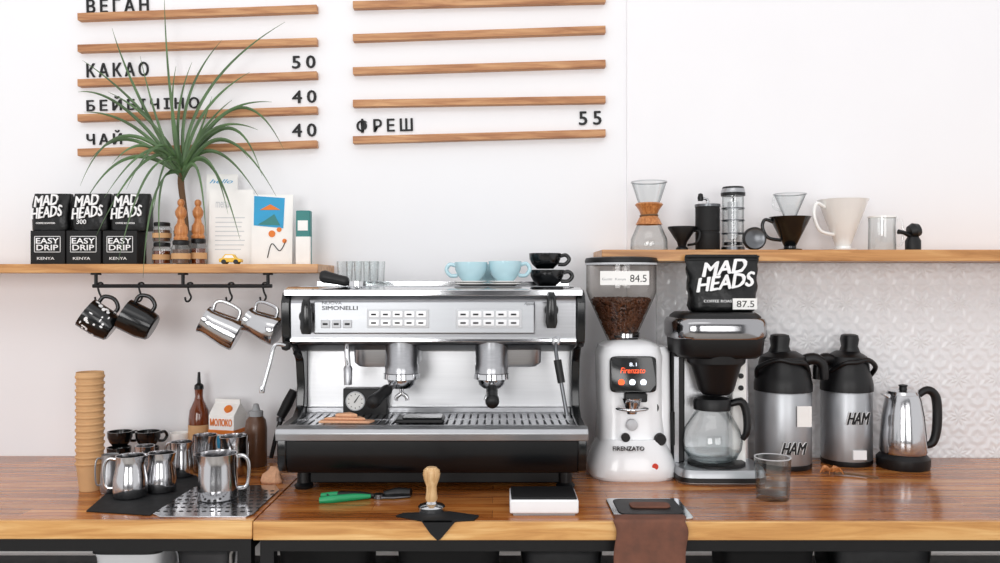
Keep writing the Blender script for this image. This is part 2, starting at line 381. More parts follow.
# ================================================================= espresso machine
def espresso():
    g=G('espresso_machine',432,2.0,CT)
    z,x=g.z,g.x
    prof=[(165,20),(14,20),(5,24),(0,32),(-1,60),(3,68),(60,70),(76,78),(80,100),(74,128),(58,143),(30,147),(19,152),(14,170),(14,194),(20,203),(30,206),(165,207)]
    for nm,a,b in (('side_panel_l',-155,-146),('side_panel_r',146,155)):
        prism(g,nm,prof,a,b,'x',BGLOSS,1.2)
    prism(g,'base_body',[(163,19),(18,19),(8,22),(2,30),(0,42),(0,55),(163,57)],-146,146,'x',BBASE,0.6)
    box(g,'under_pan',-132,132,34,160,5,20,BMAT,1)  # black box added to darken the gap, stands for the machine's shadow
    prism(g,'tray_lip',[(3,55),(-3,55.5),(-5,63),(-3,67.5),(8,69.5),(10,55)],-156,156,'x',MSTEEL,0.8)
    box(g,'tray_pan',-146,146,8,92,57,64.5,MSTEEL)
    for i in range(37):
        xx=-142+i*7.8; box(g,'grate_bar_%d'%i,xx,xx+5.8,10,86,65.5,68.6,STEEL,.5,bseg=1)
    box(g,'grate_rim_b',-146,146,84,92,60,69.5,STEEL,0.5)
    box(g,'grate_rim_f',-146,146,8,12,60,69.5,STEEL,0.5)
    box(g,'grate_cross',-146,146,46,52,63,68.8,STEEL)
    box(g,'back_panel',-146,146,92,100,60,152,BPANEL,0.5)
    box(g,'back_fold',-146,146,86,93,69,76,STEEL,1)
    prism(g,'hood',[(24,150),(18,155),(16,193),(21,201),(30,204),(163,204),(163,140),(92,140),(60,146)],-146,146,'x',STEEL,0.8)
    prism(g,'hood_under',[(26,149),(90,139.8),(90,137),(40,143)],-144,144,'x',DSTEEL)
    prism(g,'top_edge',[(14,200),(14,206),(30,209),(163,209),(163,204),(30,204),(20,200)],-152,152,'x',CHROME,0.6)
    box(g,'cup_tray',-140,140,34,158,208.5,209.6,DSTEEL)
    box(g,'cup_rail',-150,150,158,161,209,215,CHROME,0.5)
    box(g,'fascia',x(314,15),x(535,15),12.5,18,z(334,15),z(301,15),PANEL,1.6)
    box(g,'fascia_lower_lip',-146,146,14,24,z(342,18),z(338,18),CHROME,0.8)
    text(g,'maker_text','NUOVA',x(322,12),z(304.5,12),12.6,20,3,INK,.2)
    text(g,'maker_text_b','SIMONELLI',x(322,12),z(310,12),12.6,36,4,INK,.2,fb=.12)
    text(g,'model_text','Appia',x(524,12),z(306,12),12.6,10,4,INK,.2,shear=.3)
    for x0,x1 in ((369,428),(458,521)):
        box(g,'button_plate',x(x0-2,12),x(x1+1,12),11.6,13,z(328,12),z(309.5,12),LGREY,.5)
        n=5; w=(x(x1,12)-x(x0,12))/n
        for r,(ya,yb) in enumerate(((311,317.5),(319.5,326))):
            for i in range(n):
                xx=x(x0,12)+i*w
                box(g,'button',xx,xx+w-1.6,10.3,12.5,z(yb,12),z(ya,12),WHITEP,0.8)
                box(g,'button_mark',xx+w*.2,xx+w*.62,9.9,10.6,z(yb,12)+2.3,z(yb,12)+4,INK)
    for i in range(3):
        xx=x(321+i*11,12); box(g,'side_button',xx,xx+9,10.8,13,z(328,12),z(320,12),LGREY,0.8)
        box(g,'side_mark',xx+2,xx+7,10.5,11.2,z(325,12),z(323,12),INK)
    for px,r0,r1 in ((306,299,334),(551.5,292,328)):
        loft(g,'steam_lever',[(z(r1,8),4.5,3,0,0),(z(r1,8)+6,6.2,4.5),(z(r0,8)-16,5.5,5),(z(r0,8)-5,4.5,5),(z(r0,8),3,3)],BGLOSS,n=2.6,c=(x(px,5),6,0))
        lathe(g,'lever_collar',[(0,0),(7,0),(7,8),(0,8)],BLACK,c=(x(px,9),16,z((r0+r1)/2,10)),rot=(math.pi/2,0,0))
    for n,px in enumerate((401.5,491.5)):
        cx=x(px,36); cy=38; zt=z(339,36); zb=z(370,36)
        s=-1 if n==0 else 1
        loft(g,'group_housing_%d'%n,[(zb+2,30,22),(zb+6,35,24),(zt+4,36,26)],STEEL,n=5,c=(cx+s*18,cy+32,0))
        lathe(g,'group_head_%d'%n,[(0,zt+5),(15,zt+5),(16.8,zt),(16.8,zb+6),(17.5,zb+5),(17.5,zb-3),(16,zb-4),(0,zb-4)],STEEL,c=(cx,cy,0))
        lathe(g,'portafilter_%d'%n,[(0,zb-3.5),(18.5,zb-3.5),(18.8,zb-9),(15,zb-10),(13.5,zb-15),(9,zb-19),(0,zb-20)],CHROME,c=(cx,cy,0))
        dx,dy,dz=((-17,-33,-14) if n==0 else (1,-40,-14))
        a=Vector((cx,cy,zb-8)); dv=Vector((dx,dy,dz)); u=dv.normalized()
        tube(g,'neck_%d'%n,[a+u*15,a+u*26],[4,3.6],CHROME)
        tube(g,'handle_%d'%n,[a+u*25,a+u*29,a+u*40,a+u*54,a+u*59],[4.6,6,5.6,7,5],BLACK,seg=16)
        tube(g,'spout_%d'%n,[(cx,cy,zb-19),(cx,cy,zb-24),(cx-5,cy,zb-28),(cx-6,cy,zb-32)],2.2,CHROME)
        tube(g,'spout_b_%d'%n,[(cx,cy,zb-19),(cx,cy,zb-24),(cx+5,cy,zb-28),(cx+6,cy,zb-32)],2.2,CHROME)
    tube(g,'arm_left',[(-146,30,z(343,30)),(x(300,20),18,z(356,20)),(x(296,14),12,z(352,14))],3,BLACK)
    tube(g,'steam_wand_l',[(x(288,14),10,z(346,10)),(x(279,8),6,z(344,8)),(x(274,4),3,z(347,3)),(x(270,0),0,z(362,0)),(x(262,-4),-4,z(391,-4))],2.1,CHROME)
    lathe(g,'wand_tip_l',[(0,-3),(2.4,-3),(3,0),(2.4,4),(0,4)],CHROME,c=(x(262,-4),-4,z(390,-4)))
    lathe(g,'wand_ball_l',[(0,-5),(4,-3.5),(5,0),(4,3.5),(0,5)],BLACK,c=(x(286,12),12,z(346,12)))
    tube(g,'steam_wand_r',[(x(556,16),16,z(340,16)),(x(556,8),8,z(352,8)),(x(559,4),4,z(370,4)),(x(567,-2),-2,z(416,-2))],2.0,DSTEEL)
    tube(g,'wand_grip_r',[(x(557.5,5),6,z(360,5)),(x(561.5,2),2.5,z(383,2))],[4,3.8],BLACK)
    lathe(g,'wand_ball_r',[(0,-5),(4,-3.5),(5,0),(4,3.5),(0,5)],CHROME,c=(x(556,16),16,z(341,16)))
    tube(g,'water_tap',[(x(347,30),30,z(343,30)),(x(347,28),28,z(352,28)),(x(348,28),28,z(366,28))],3.0,CHROME)
    lathe(g,'water_nozzle',[(0,-9),(4,-9),(4.6,8),(3,11),(0,11)],STEEL,c=(x(348,28),28,z(376,28)))
    gy=78
    gx0,gx1,gz0,gz1=x(343,gy),x(387.5,gy),z(417,gy),z(388.5,gy)
    box(g,'gauge_box',gx0,gx1,gy,93,gz0,gz1,BLACK,1)
    for px,r in ((355.5,10.6),(377,5)):
        cc=(x(px,gy),gy,z(401,gy))
        lathe(g,'dial',[(0,0),(r,0),(r,1.5),(r*.9,1.8),(r*.9,1),(0,1)],[LGREY if r>8 else DSTEEL,PAPER if r>8 else BLACK],c=cc,rot=(math.pi/2,0,0),mi=[0,0,0,0,1])
    nc=(x(355.5,gy),gy-1.8,z(401,gy))
    prism(g,'needle',[(-.7,-2),(.7,-2),(.3,7),(-.3,7)],0,.4,'y',INK,c=nc,rot=(0,.6,0))
    for i in range(10):
        a=i*math.pi/5; box(g,'dial_mark',-.28,.28,0,.4,6.8,8.3,INK,c=nc,rot=(0,a,0))
    for xx in (-136,136):
        for yy in (34,145):
            lathe(g,'foot',[(0,0),(9,0),(10,3),(7,6),(7,22),(0,22)],BLACK,c=(xx,yy,0))
    return g
EM=espresso()
TOPZ=CT+209.7*EM.k
TRAYZ=CT+69.6*EM.k
def towel():
    g=G('folded_cloth',347,2.06,TRAYZ)
    prism(g,'lower_fold',[(-27,-8),(24,-10),(28,0),(-4,8),(-26,2)],0,2.6,'z',PEACH,1)
    prism(g,'upper_fold',[(-23,-4),(20,-7),(14,4),(2,8),(-10,4)],2.6,5.5,'z',PEACH,1.4)
    prism(g,'peak_fold',[(-12,-4),(12,-6),(2,7)],5.5,9.5,'z',PEACH,1.6)
towel()
g=G('pocket_scale',420,2.06,TRAYZ)
box(g,'body',-24,24,-9,20,0,4,BLACK,1.2); box(g,'plate',-17,22,-6,17,4,5.4,BGLOSS,.6)
def cup(name,px,d,z0,r,h,mat,hang=0,saucer=None,hs=0.8):
    g=G(name,px,d,z0); b=0
    if saucer:
        for i in range(saucer[0]):
            lathe(g,'saucer_%d'%i,[(0,b),(r*.6,b),(r*1.02,b+2.2),(r*.97,b+2.8),(r*.5,b+1.2),(0,b+1.2)],saucer[1]); b+=2.4
    t=r*.1
    lathe(g,'bowl',[(0,b),(r*.5,b),(r*.56,b+h*.05),(r*.82,b+h*.3),(r*.97,b+h*.62),(r,b+h),(r-t,b+h),(r*.97-t,b+h*.62),(r*.78-t,b+h*.3),(r*.4,b+h*.12),(0,b+h*.12)],mat,seg=36)
    ca,sa=math.cos(hang),math.sin(hang)
    P=[(r*.93,h*.82),(r*1.3,h*.88),(r*1.5,h*.6),(r*1.25,h*.3),(r*.82,h*.3)]
    tube(g,'handle',[(p*ca,p*sa,b+q) for p,q in P],t*1.2,mat)
    return g
cup('blue_coffee_cup',471,2.13,TOPZ,16.5,19,BLUEC,math.pi*.97,(2,WCER))
cup('blue_coffee_cup',487,2.24,TOPZ,14,19,BLUEC,.3,(1,WCER))
cup('blue_coffee_cup',505,2.13,TOPZ,16.5,20,BLUEC,0.0,(2,WCER))
cb=cup('black_coffee_cup',547,2.19,TOPZ,17,16,BGLOSS,0.1)
cup('black_coffee_cup',545,2.19,TOPZ+17*cb.k,16,15.5,BGLOSS,-.1)
def tumbler(name,px,d,z0,r,h,water=0,thick=2,fl=True):
    g=G(name,px,d,z0); t=max(.8,r*.09)
    lathe(g,'glass',[(0,0),(r*.82,0),(r*.86,1),(r,h),(r-t,h),(r*.86-t,thick),(0,thick)],GLASS,seg=24 if fl else 40,ang=12 if fl else 40)
    if water: lathe(g,'water',[(0,thick+.1),(r*.84-t,thick+.1),(r*.9-t,water),(0,water)],WATER)
    return g
for px,d in ((345,2.17),(362,2.18),(377,2.16),(354,2.26),(371,2.26)):
    tumbler('drinking_glass',px,d,TOPZ,8.2,24.5)
g=G('portafilter',338,2.085,TOPZ)
tube(g,'handle',[(-18,0,10),(-14,0,9.5),(0,0,6.5),(8,0,5),(11,0,5)],[3.5,6.5,5.2,5,3],BLACK,seg=16)
lathe(g,'ring',[(9,0),(9,5),(7.5,5),(7.5,0),(9,0)],CHROME,c=(19,0,0))
# ================================================================= grinder
def grinder():
    d=cd(482,40); g=G('coffee_grinder',630,d,CT); x,z=g.x,g.z
    loft(g,'base',[(0,41,40),(3,43,42),(12,42.5,41.5),(22,39,39),(32,34,36),(38,31,33)],WHITEP,n=3.2)
    loft(g,'body',[(30,33,33,0,4),(60,31,31,0,6),(100,31.5,31,-1,6),(118,32,31,-1,6),(127,29,29,-1,7),(131,22,24,-1,8),(133,14,16,-1,8)],WHITEP,n=4.5)
    loft(g,'back_column',[(8,14,30,0,0),(120,13,28,0,2),(126,10,24,0,3)],WHITEP,n=4,c=(26,10,0))
    lathe(g,'collar',[(0,130),(13,130),(13,134),(15,135),(15,139),(12,140),(0,140)],[BLACK,CHROME],mi=[0,0,1,1,0,0],c=(-4,6,0))
    hz0,hz1=z(342,0),z(263,0)
    R=lambda t:(13+ (22.0*min(1,(t/0.62))**1.0))
    prof=[(12,hz0-5),(13,hz0)]+[(R(t/14),hz0+(hz1-hz0)*t/14) for t in range(1,15)]
    lathe(g,'hopper',prof,SMOKE,c=(-8,6,0),seg=48)
    lathe(g,'hopper_rim',[(35,hz1-2),(36,hz1-2),(36,hz1),(35,hz1)],LGREY,c=(-8,6,0),seg=48)
    lathe(g,'hopper_lid',[(0,hz1),(36,hz1),(36.5,hz1+2),(35.5,hz1+5),(28,hz1+6),(0,hz1+6)],BLACK,c=(-8,6,0),seg=48)
    box(g,'hopper_slide',-13,9,-12,8,hz0-6,hz0-2,BLACK,.6)
    zt=z(300,0); vs=[];fs=[]
    NS=6
    def bean(p,rv):
        o=len(vs); m=rv.to_matrix(); rings=[(-1,0)]+[(-.55,.8),(0,1),(.55,.8)]+[(1,0)]
        vs.append(p+m@Vector((-2.1,0,0)))
        for a,b in rings[1:-1]:
            for i in range(NS):
                th=2*math.pi*i/NS; vs.append(p+m@Vector((a*2.1,b*1.45*math.cos(th),b*1.1*math.sin(th))))
        vs.append(p+m@Vector((2.1,0,0)))
        for i in range(NS):
            j=(i+1)%NS; fs.append((o,o+1+i,o+1+j))
            for q in range(2): fs.append((o+1+q*NS+i,o+1+(q+1)*NS+i,o+1+(q+1)*NS+j,o+1+q*NS+j))
            fs.append((o+1+2*NS+i,o+1+3*NS,o+1+2*NS+j))
    def RR(zz): return R((zz-hz0)/(hz1-hz0))
    for _ in range(1600):
        zz=hz0+1+(zt-hz0-1)*random.random()**.7; r=max(3,RR(zz)-3.0-random.random()*1.2)
        a=random.uniform(0,2*math.pi)
        bean(Vector((-8+r*math.cos(a),6+r*math.sin(a),zz)),Euler((random.random()*6,random.random()*6,random.random()*6)))
    for _ in range(500):
        r=(RR(zt)-4)*math.sqrt(random.random()); a=random.uniform(0,2*math.pi)
        bean(Vector((-8+r*math.cos(a),6+r*math.sin(a),zt+random.random()*1.5)),Euler((random.random()*6,random.random()*6,random.random()*6)))
    mesh(g,'coffee_beans',vs,fs,BEAN,ang=60)
    lathe(g,'bean_core',[(0,hz0+.5),(max(2,RR(hz0)-4),hz0+.5)]+[(max(2,RR(hz0+(zt-hz0)*t/8)-4),hz0+(zt-hz0)*t/8) for t in range(1,9)]+[(0,zt)],COFFEE,c=(-8,6,0))
    prism(g,'sticker',[(x(600,-30),z(285,-30)),(x(649,-30),z(285,-30)),(x(649,-30),z(271,-30)),(x(600,-30),z(271,-30))],-31.2,-30.6,'y',PAPER)
    text(g,'sticker_price','84.5',x(630,-31),z(282,-31),-31.2,16,7,INK,.1)
    text(g,'sticker_text','Gutiti  Kenya',x(602,-31),z(281,-31),-31.2,23,3,GREY,.1)
    fy=-27
    loft(g,'screen_bezel',[(0,22.5,17.5),(4,22.5,17.5),(5,21.5,16.5)],BGLOSS,n=9,c=(x(633,fy),fy+3,z(374.5,fy)),rot=(math.pi/2-.06,0,0))
    text(g,'screen_title','Firenzato',x(620,fy),z(373,fy),fy-2.4,24,5.5,REDL,.1,shear=.25)
    text(g,'screen_top','8.1  ',x(629,fy),z(366,fy),fy-2.4,7,3.5,WHL,.1)
    for i in range(3):
        lathe(g,'screen_icon',[(0,0),(3.1,0),(3.1,.3),(0,.3)],WHL if i else REDL,c=(x(621+i*11,fy),fy-2.3,z(382,fy)),rot=(math.pi/2,0,0),seg=20)
    box(g,'spout_block',-10,12,-31,-20,z(402,-28),z(393,-28),BLACK,1.5)
    lathe(g,'spout',[(0,z(414,-34)),(5,z(414,-34)),(9,z(402,-34)),(10,z(398,-34)),(0,z(398,-34))],CHROME,c=(x(632,-34),-32,0))
    tube(g,'fork',[(x(618,-40),-30,z(409,-36)),(x(618,-40),-44,z(409,-44)),(x(632,-46),-50,z(410,-46)),(x(646,-40),-44,z(409,-44)),(x(646,-40),-30,z(409,-36))],1.5,CHROME)
    lathe(g,'spout_dial',[(0,0),(5,0),(5,3),(0,3)],BLACK,c=(x(654,-24),-20,z(408,-24)),rot=(math.pi/2,0,0),seg=24)
    lathe(g,'front_knob',[(0,0),(5.5,0),(5.5,4),(4,5),(0,5)],LGREY,c=(x(632,-30),-27,z(425,-30)),rot=(math.pi/2,0,0),seg=24)
    lathe(g,'badge',[(0,0),(4.2,0),(4.2,3),(0,3)],INK,c=(x(626,-35),-31,z(438,-35)),rot=(math.pi/2,0,0),seg=24)
    text(g,'badge_text','FIRENZATO',x(613,-40),z(451,-40),-37.5,30,4,INK,2)
    lathe(g,'side_knob',[(0,0),(6,0),(6,5),(5,7),(0,7)],BLACK,c=(x(660,-28),-24,z(440,-30)),rot=(math.pi/2,0,0),seg=24)
    lathe(g,'red_button',[(0,0),(3,0),(3,3.5),(0,3.5)],RED,c=(x(655,-39),-37,z(466,-37)),rot=(math.pi/2,0,0),seg=20)
    box(g,'side_switch',38,41,-20,4,30,64,BLACK,1.5)
grinder()
# ================================================================= bags
def bag(name,px,d,z0,w,h,dep,title='MAD\nHEADS',tag=None,sub=None,n=5):
    g=G(name,px,d,z0)
    if tag:
        secs=[(0,w*.40,dep*.48),(2,w*.43,dep*.55)]
        for i in range(1,12):
            t=i/12; secs.append((h*.86*t+2,w*(.44+.04*t+.012*math.sin(t*17)),dep*(.56-.4*t**2.2)))
        secs+=[(h*.9,w*.5,dep*.1),(h*.96,w*.5,dep*.07),(h,w*.48,dep*.05)]
        loft(g,'pouch',secs,BAGM,n=3.2,ang=80,jit=.5,seg=56)
        box(g,'seam',-w*.48,w*.48,-dep*.11,dep*.11,h*.89,h*.93,BMAT,.4)
        box(g,'tin_tie',-w*.5,w*.5,-dep*.12,-dep*.08,h*.95,h*.985,BMAT,.3)
        TW,TH,tz=.78,.50,.36
    else:
        loft(g,'pouch',[(0,w*.47,dep*.5),(1,w*.49,dep*.52),(h*.35,w*.485,dep*.55),(h*.7,w*.49,dep*.5),(h*.9,w*.49,dep*.3),(h,w*.48,dep*.22)],BAGM,n=5,ang=60,jit=.25)
        TW,TH,tz=.84,.60,.32
    fy=-dep*.60 if tag else -dep*.58
    a,b=title.split('\n')
    text(g,'title_a',a,-w*TW*.40,h*(tz+TH*.5),fy+(1 if tag else 0),w*TW*.76,h*TH*.46,WINK,1.0,shear=.3,rotz=-.12,fb=w*.009,rough=.35)
    text(g,'title_b',b,-w*TW*.5,h*tz-1,fy,w*TW,h*TH*.48,WINK,1.0,shear=.3,rotz=-.12,fb=w*.009,rough=.35)
    text(g,'subtitle',sub or 'COFFEE ROASTERS',-w*.3,h*.17,fy,w*(.25 if sub else .5),h*(.045 if not sub else .12),WINK,.8)
    if tag:
        prism(g,'tag',[(w*.08,h*.05),(w*.40,h*.05),(w*.40,h*.24),(w*.08,h*.24)],fy-1.6,fy-.2,'y',PAPER,rot=(0,0,0))
        text(g,'tag_text',tag,w*.13,h*.09,fy-1.6,w*.23,h*.11,INK,.2)
    return g
# ================================================================= brewer
def brewer():
    d=cd(486,42); g=G('coffee_brewer',714,d,CT); x,z=g.x,g.z
    loft(g,'base',[(0,42,40),(2,43,42),(10,43,42),(14,41,40)],MSTEEL,n=6)
    loft(g,'base_rim',[(2.5,43.6,42.6),(7,43.6,42.6)],BLACK,n=6)
    lathe(g,'hot_plate',[(0,14),(28,14),(28,16),(26,17),(0,17)],BLACK,c=(0,-8,0))
    loft(g,'rear_column',[(12,41,16),(100,41,16),(z(352),41,16)],BPANEL,n=6,c=(-2,24,0))
    box(g,'left_post',-42,-30,-4,20,14,z(352),BLACK,1.5)
    box(g,'left_post_trim',-41,-36,-5,-3.5,14,z(356),STEEL,.4)
    box(g,'right_panel',x(733,-8),x(747,-8),-6,18,14,z(362,-8),WCER,1.5)
    for i in range(3):
        lathe(g,'panel_light',[(0,0),(2.6,0),(2.6,1.5),(0,1.5)],BLACK,c=(x(741,-7),-6,z(376+i*12,-7)),rot=(math.pi/2,0,0),seg=16)
    loft(g,'head_black',[(z(356),37,34),(z(352),42,38),(z(336),43.5,40)],BLACK,n=5,ang=50)
    loft(g,'tank',[(z(337),45,41),(z(334),46.5,42.5),(z(322),46.5,42.5),(z(318),44.5,40.5),(z(316.5),40,36)],TANK,n=4,ang=60)
    loft(g,'tank_lid',[(z(317.5),42,38),(z(315),41,37),(z(312),37,33)],BLACK,n=4)
    lathe(g,'filter_basket',[(0,z(394,-8)),(13,z(394,-8)),(17,z(390,-8)),(24,z(366,-8)),(28,z(362,-8)),(29,z(354,-8)),(0,z(354,-8))],BLACK,c=(x(716,-8),-8,0))
    cx=x(712,-8)
    zb=17.2; zt2=z(403,-8)
    H=zt2-zb
    pr=[(0,0),(18,0),(24,3),(28.5,H*.22),(29.5,H*.36),(27,H*.55),(20,H*.76),(15.5,H*.88),(15.5,H)]
    pr=[(a,zb+b) for a,b in pr]
    lathe(g,'carafe_glass',pr,GLASS2,c=(cx,-8,0),ang=60)
    lathe(g,'carafe_water',[(0,zb+1.3),(17,zb+1.3),(23,zb+3.8),(26,zb+10),(0,zb+10)],WATER,c=(cx,-8,0))
    lathe(g,'carafe_band',[(15.6,zt2-6),(18,zt2-6),(18.5,zt2+2),(17,zt2+5),(8,zt2+7),(0,zt2+7)],BLACK,c=(cx,-8,0))
    tube(g,'carafe_handle',[(cx+15,-12,zt2-1),(cx+27,-14,zt2+2),(cx+32,-15,zt2-9),(cx+32,-16,zb+30),(cx+28,-15,zb+22)],[3,4,4,3.6,2.6],BLACK,flat=1.3)
    return g
B=brewer()
bag('coffee_bag',721.5,2.22,CT+(B.z(312)+.2)*B.k,74,57,30,tag='87.5')
# ================================================================= airpots / kettle
def airpot(px,base,rw,top,sgn,tag):
    d=cd(base,rw); g=G('airpot',px,d,CT); x,z=g.x,g.z; r=rw
    zs=z(390)
    lathe(g,'base_ring',[(0,0),(r*.98,0),(r,2),(r,5),(0,5)],BLACK)
    lathe(g,'body',[(0,4),(r*.97,4),(r*.99,6),(r*.99,zs-2),(r*.96,zs),(0,zs)],MSTEEL)
    lathe(g,'shoulder',[(0,zs),(r*1.02,zs),(r*1.02,zs+7),(r*.96,zs+14),(r*.88,zs+20),(r*.86,zs+28),(r*.78,zs+34),(r*.45,zs+39),(0,zs+40)],BLACK)
    zt=z(top)
    loft(g,'pump_knob',[(zs+36,r*.42,r*.42),(zt-12,r*.30,r*.34),(zt-5,r*.34,r*.4),(zt-1,r*.3,r*.36),(zt,r*.2,r*.25)],BLACK,n=2.5,c=(-sgn*r*.12,0,0))
    tube(g,'spout',[(sgn*r*.5,-4,zs+28),(sgn*r*1.0,-8,zs+32),(sgn*r*1.3,-10,zs+26),(sgn*r*1.36,-10,zs+12)],[6,6,5,4],BLACK)
    tube(g,'carry_handle',[(-sgn*r*.95,0,zs+14),(-sgn*r*1.0,-r*.4,zs+24),(-sgn*r*.5,-r*.85,zs+32),(0,-r*.98,zs+30),(sgn*r*.5,-r*.85,zs+28),(sgn*r*.95,0,zs+14)],2.4,BLACK)
    if tag: 
        prism(g,'paper_tag',[(4,zs-32),(18,zs-32),(18,zs-12),(4,zs-12)],-r-1,-r-.4,'y',PAPER)
    lz=17 if tag else zs-30
    for k2,(mm,fb,yy,e) in enumerate(((WINK,.85,-r-.2,1.2),(INK,.3,-r-1.6,.5))):
        text(g,'script_label_%d'%k2,'HAM',-r*.42,lz,yy,r*.9,11.5,mm,e,shear=.4,fb=fb,rough=.3)
    if not tag: prism(g,'small_tag',[(-4,8),(9,8),(9,17),(-4,17)],-r-1,-r+.6,'y',WHITEP)
airpot(783,472,27.5,334,1,True)
airpot(846.5,468,24.5,334,-1,False)
g=G('electric_kettle',903,cd(473,26),CT)
z=g.z
lathe(g,'power_base',[(0,0),(24,0),(25,3),(25,10),(21,14),(0,14)],BLACK)
lathe(g,'body',[(0,14.5),(21,14.5),(22,17),(21.5,30),(19.5,z(415)),(17,z(400)),(15,z(394)),(0,z(394))],POLI)
lathe(g,'lid',[(0,z(394)),(15.5,z(394)),(14,z(391)),(4,z(389.5)),(3.5,z(387)),(4.5,z(385)),(0,z(384))],[POLI,BLACK],mi=[0,0,0,1,1,1])
prism(g,'spout',[(-13,z(400)),(-22,z(394)),(-12,z(393))],-4,4,'y',POLI,.8)
tube(g,'handle',[(13,0,z(397)),(24,0,z(390)),(33,0,z(398)),(34,0,z(425)),(30,0,z(442)),(21,0,z(446))],[3,4,4.5,4.5,4,3],BLACK)
# ================================================================= front items
def shortglass():
    g=G('water_glass',772.5,cd(503,17),CT); r=18;h=41
    lathe(g,'glass',[(0,0),(15.2,0),(16,1),(r,h),(r-1.3,h),(14.6,5.5),(0,5)],GLASS2,seg=14,ang=10)
    lathe(g,'water',[(0,5.6),(14.5,5.7),(15.3,15),(0,15)],WATER,seg=28)
    lathe(g,'rim',[(r-1.3,h),(r+.1,h),(r+.1,h+.7),(r-1.3,h+.7),(r-1.3,h)],LGREY,seg=28)  # opaque pale ring, paints the bright highlight along the glass rim
shortglass()
d=cd(516,0)+0.055; g=G('kitchen_scale',543,d,CT); 
hx=34.5*cd(516)/d
box(g,'body',-hx*1.0,hx*1.0,-.055/g.k,.055/g.k,2,15.5,WHITEP,1.6)
box(g,'platform',-hx*.96,hx*.96,-.052/g.k,.052/g.k,15.5,17.5,BLACK,1)
box(g,'feet',-hx*.9,hx*.9,-.05/g.k,.05/g.k,0,2,GREY)
d=1.88; g=G('steel_tray',648,d,CT); 
def rrect(hx,hy,r,n=6):
    out=[]
    for cx,cy,a0 in ((hx-r,hy-r,0),(-hx+r,hy-r,90),(-hx+r,-hy+r,180),(hx-r,-hy+r,270)):
        for i in range(n+1):
            a=math.radians(a0+90*i/n); out.append((cx+r*math.cos(a),cy+r*math.sin(a)))
    return out
prism(g,'tray',rrect(38,36,5),0,2.2,'z',CHROME,.6)
prism(g,'dark_well',rrect(32,28,9),2.2,3.0,'z',BLACK,.3,c=(0,3,0))
prism(g,'well_insert',rrect(20,9,6),3,5,'z',LEATH,.6,c=(2,2,0))
def leather():
    g=G('leather_cloth',650,CD+YF,CT)
    w0=34; k=g.k
    path=[(14,3.0),(4,3.2),(-2.5,2.6),(-4,-1),(-4.5,-10),(-4.8,-25),(-5.5,-50)]
    nx=14; vs=[];fs=[]
    P=cr([(0,a,b) for a,b in path],5)
    for j,p in enumerate(P):
        for i in range(nx+1):
            t=i/nx*2-1; w=w0*1.05
            vs.append((t*w+1.5*math.sin(j*.4),p.y-0.8*abs(math.sin(t*4+j*.1))*min(1,j/8),p.z))
    n1=len(P)
    for j in range(n1-1):
        for i in range(nx): a=j*(nx+1)+i; fs.append((a,a+1,a+nx+2,a+nx+1))
    o=mesh(g,'cloth',vs,fs,LEATH,ang=180)
    md=o.modifiers.new('s','SOLIDIFY'); md.thickness=1.3*k; md.offset=0
leather()
g=G('tamping_mat',436,cd(519),CT)
def gp(px,py):
    d=(CZ-CT)*F/(py-281.5); return (((px-500)*d/F-g.o.x)/g.k,(d-CD-g.o.y)/g.k)
prism(g,'mat',[gp(396,517),gp(404,514.5),gp(450,513),gp(479,517),gp(474,521),gp(452,522.3),gp(424,522.3)],0,2,'z',RUB,.4)
yf=(YF-g.o.y)/g.k
prism(g,'front_lip',[(-14,2),(21,2),(5,-17),(2,-17.5),(-4,-12)],yf-2.2,yf-.3,'y',RUB,.3)
prism(g,'edge_roll',[gp(424,522),gp(452,522),(17,yf-2.2),(-12,yf-2.2)],0.0,2,'z',RUB,.3)
g=G('coffee_tamper',431.5,cd(516,13),CT+2.2*1.8/F)
lathe(g,'base',[(0,0),(13.5,0),(13.5,4),(12,5.5),(6,7),(5,9.5),(0,9.5)],CHROME)
lathe(g,'handle',[(0,9),(5,9),(6.2,12),(5.2,19),(5.2,24),(7.6,31),(8.8,36),(8.2,40),(5,43),(0,43.6)],LWOOD)
g=G('pruning_shears',360,cd(500),CT)
tube(g,'green_handle',[(-38,-12,2.8),(-26,-10,3.4),(-6,-2,3.4),(10,3,3)],[3,4,3.6,2],GRN)
tube(g,'black_handle',[(-34,4,2.8),(-20,6,3.4),(0,6,3.4),(14,5,3)],[3,4,3.6,2],BLACK)
tube(g,'green_tip',[(-40,6,2.8),(-30,5,3.2),(-22,6,3.4)],[2.6,3.8,3.8],GRN)
lathe(g,'pivot',[(0,0.5),(5,.5),(5,5),(0,6)],DSTEEL,c=(18,5,0),seg=20)
prism(g,'blade',[(14,1),(34,1),(50,6),(40,11),(16,10)],1,2.6,'z',DSTEEL,.3)
tube(g,'grip_r',[(22,12,3),(36,13,4.5),(50,10,5)],[3,5,4],BLACK)
g=G('dried_flower',850,cd(476),CT)
tube(g,'stem',[(-14,4,2),(0,0,2),(22,-14,1.5)],[1.5,1.2,.8],TRUNK)
for i in range(12):
    a=random.uniform(0,6.28); l=random.uniform(5,13)
    tube(g,'petal_%d'%i,[(-16,5,3),(-16+l*.6*math.cos(a),5+l*.6*math.sin(a),5+random.random()*3),(-16+l*math.cos(a),5+l*math.sin(a),1.5)],[.6,1.8,.3],OWOOD,seg=6,flat=.4)
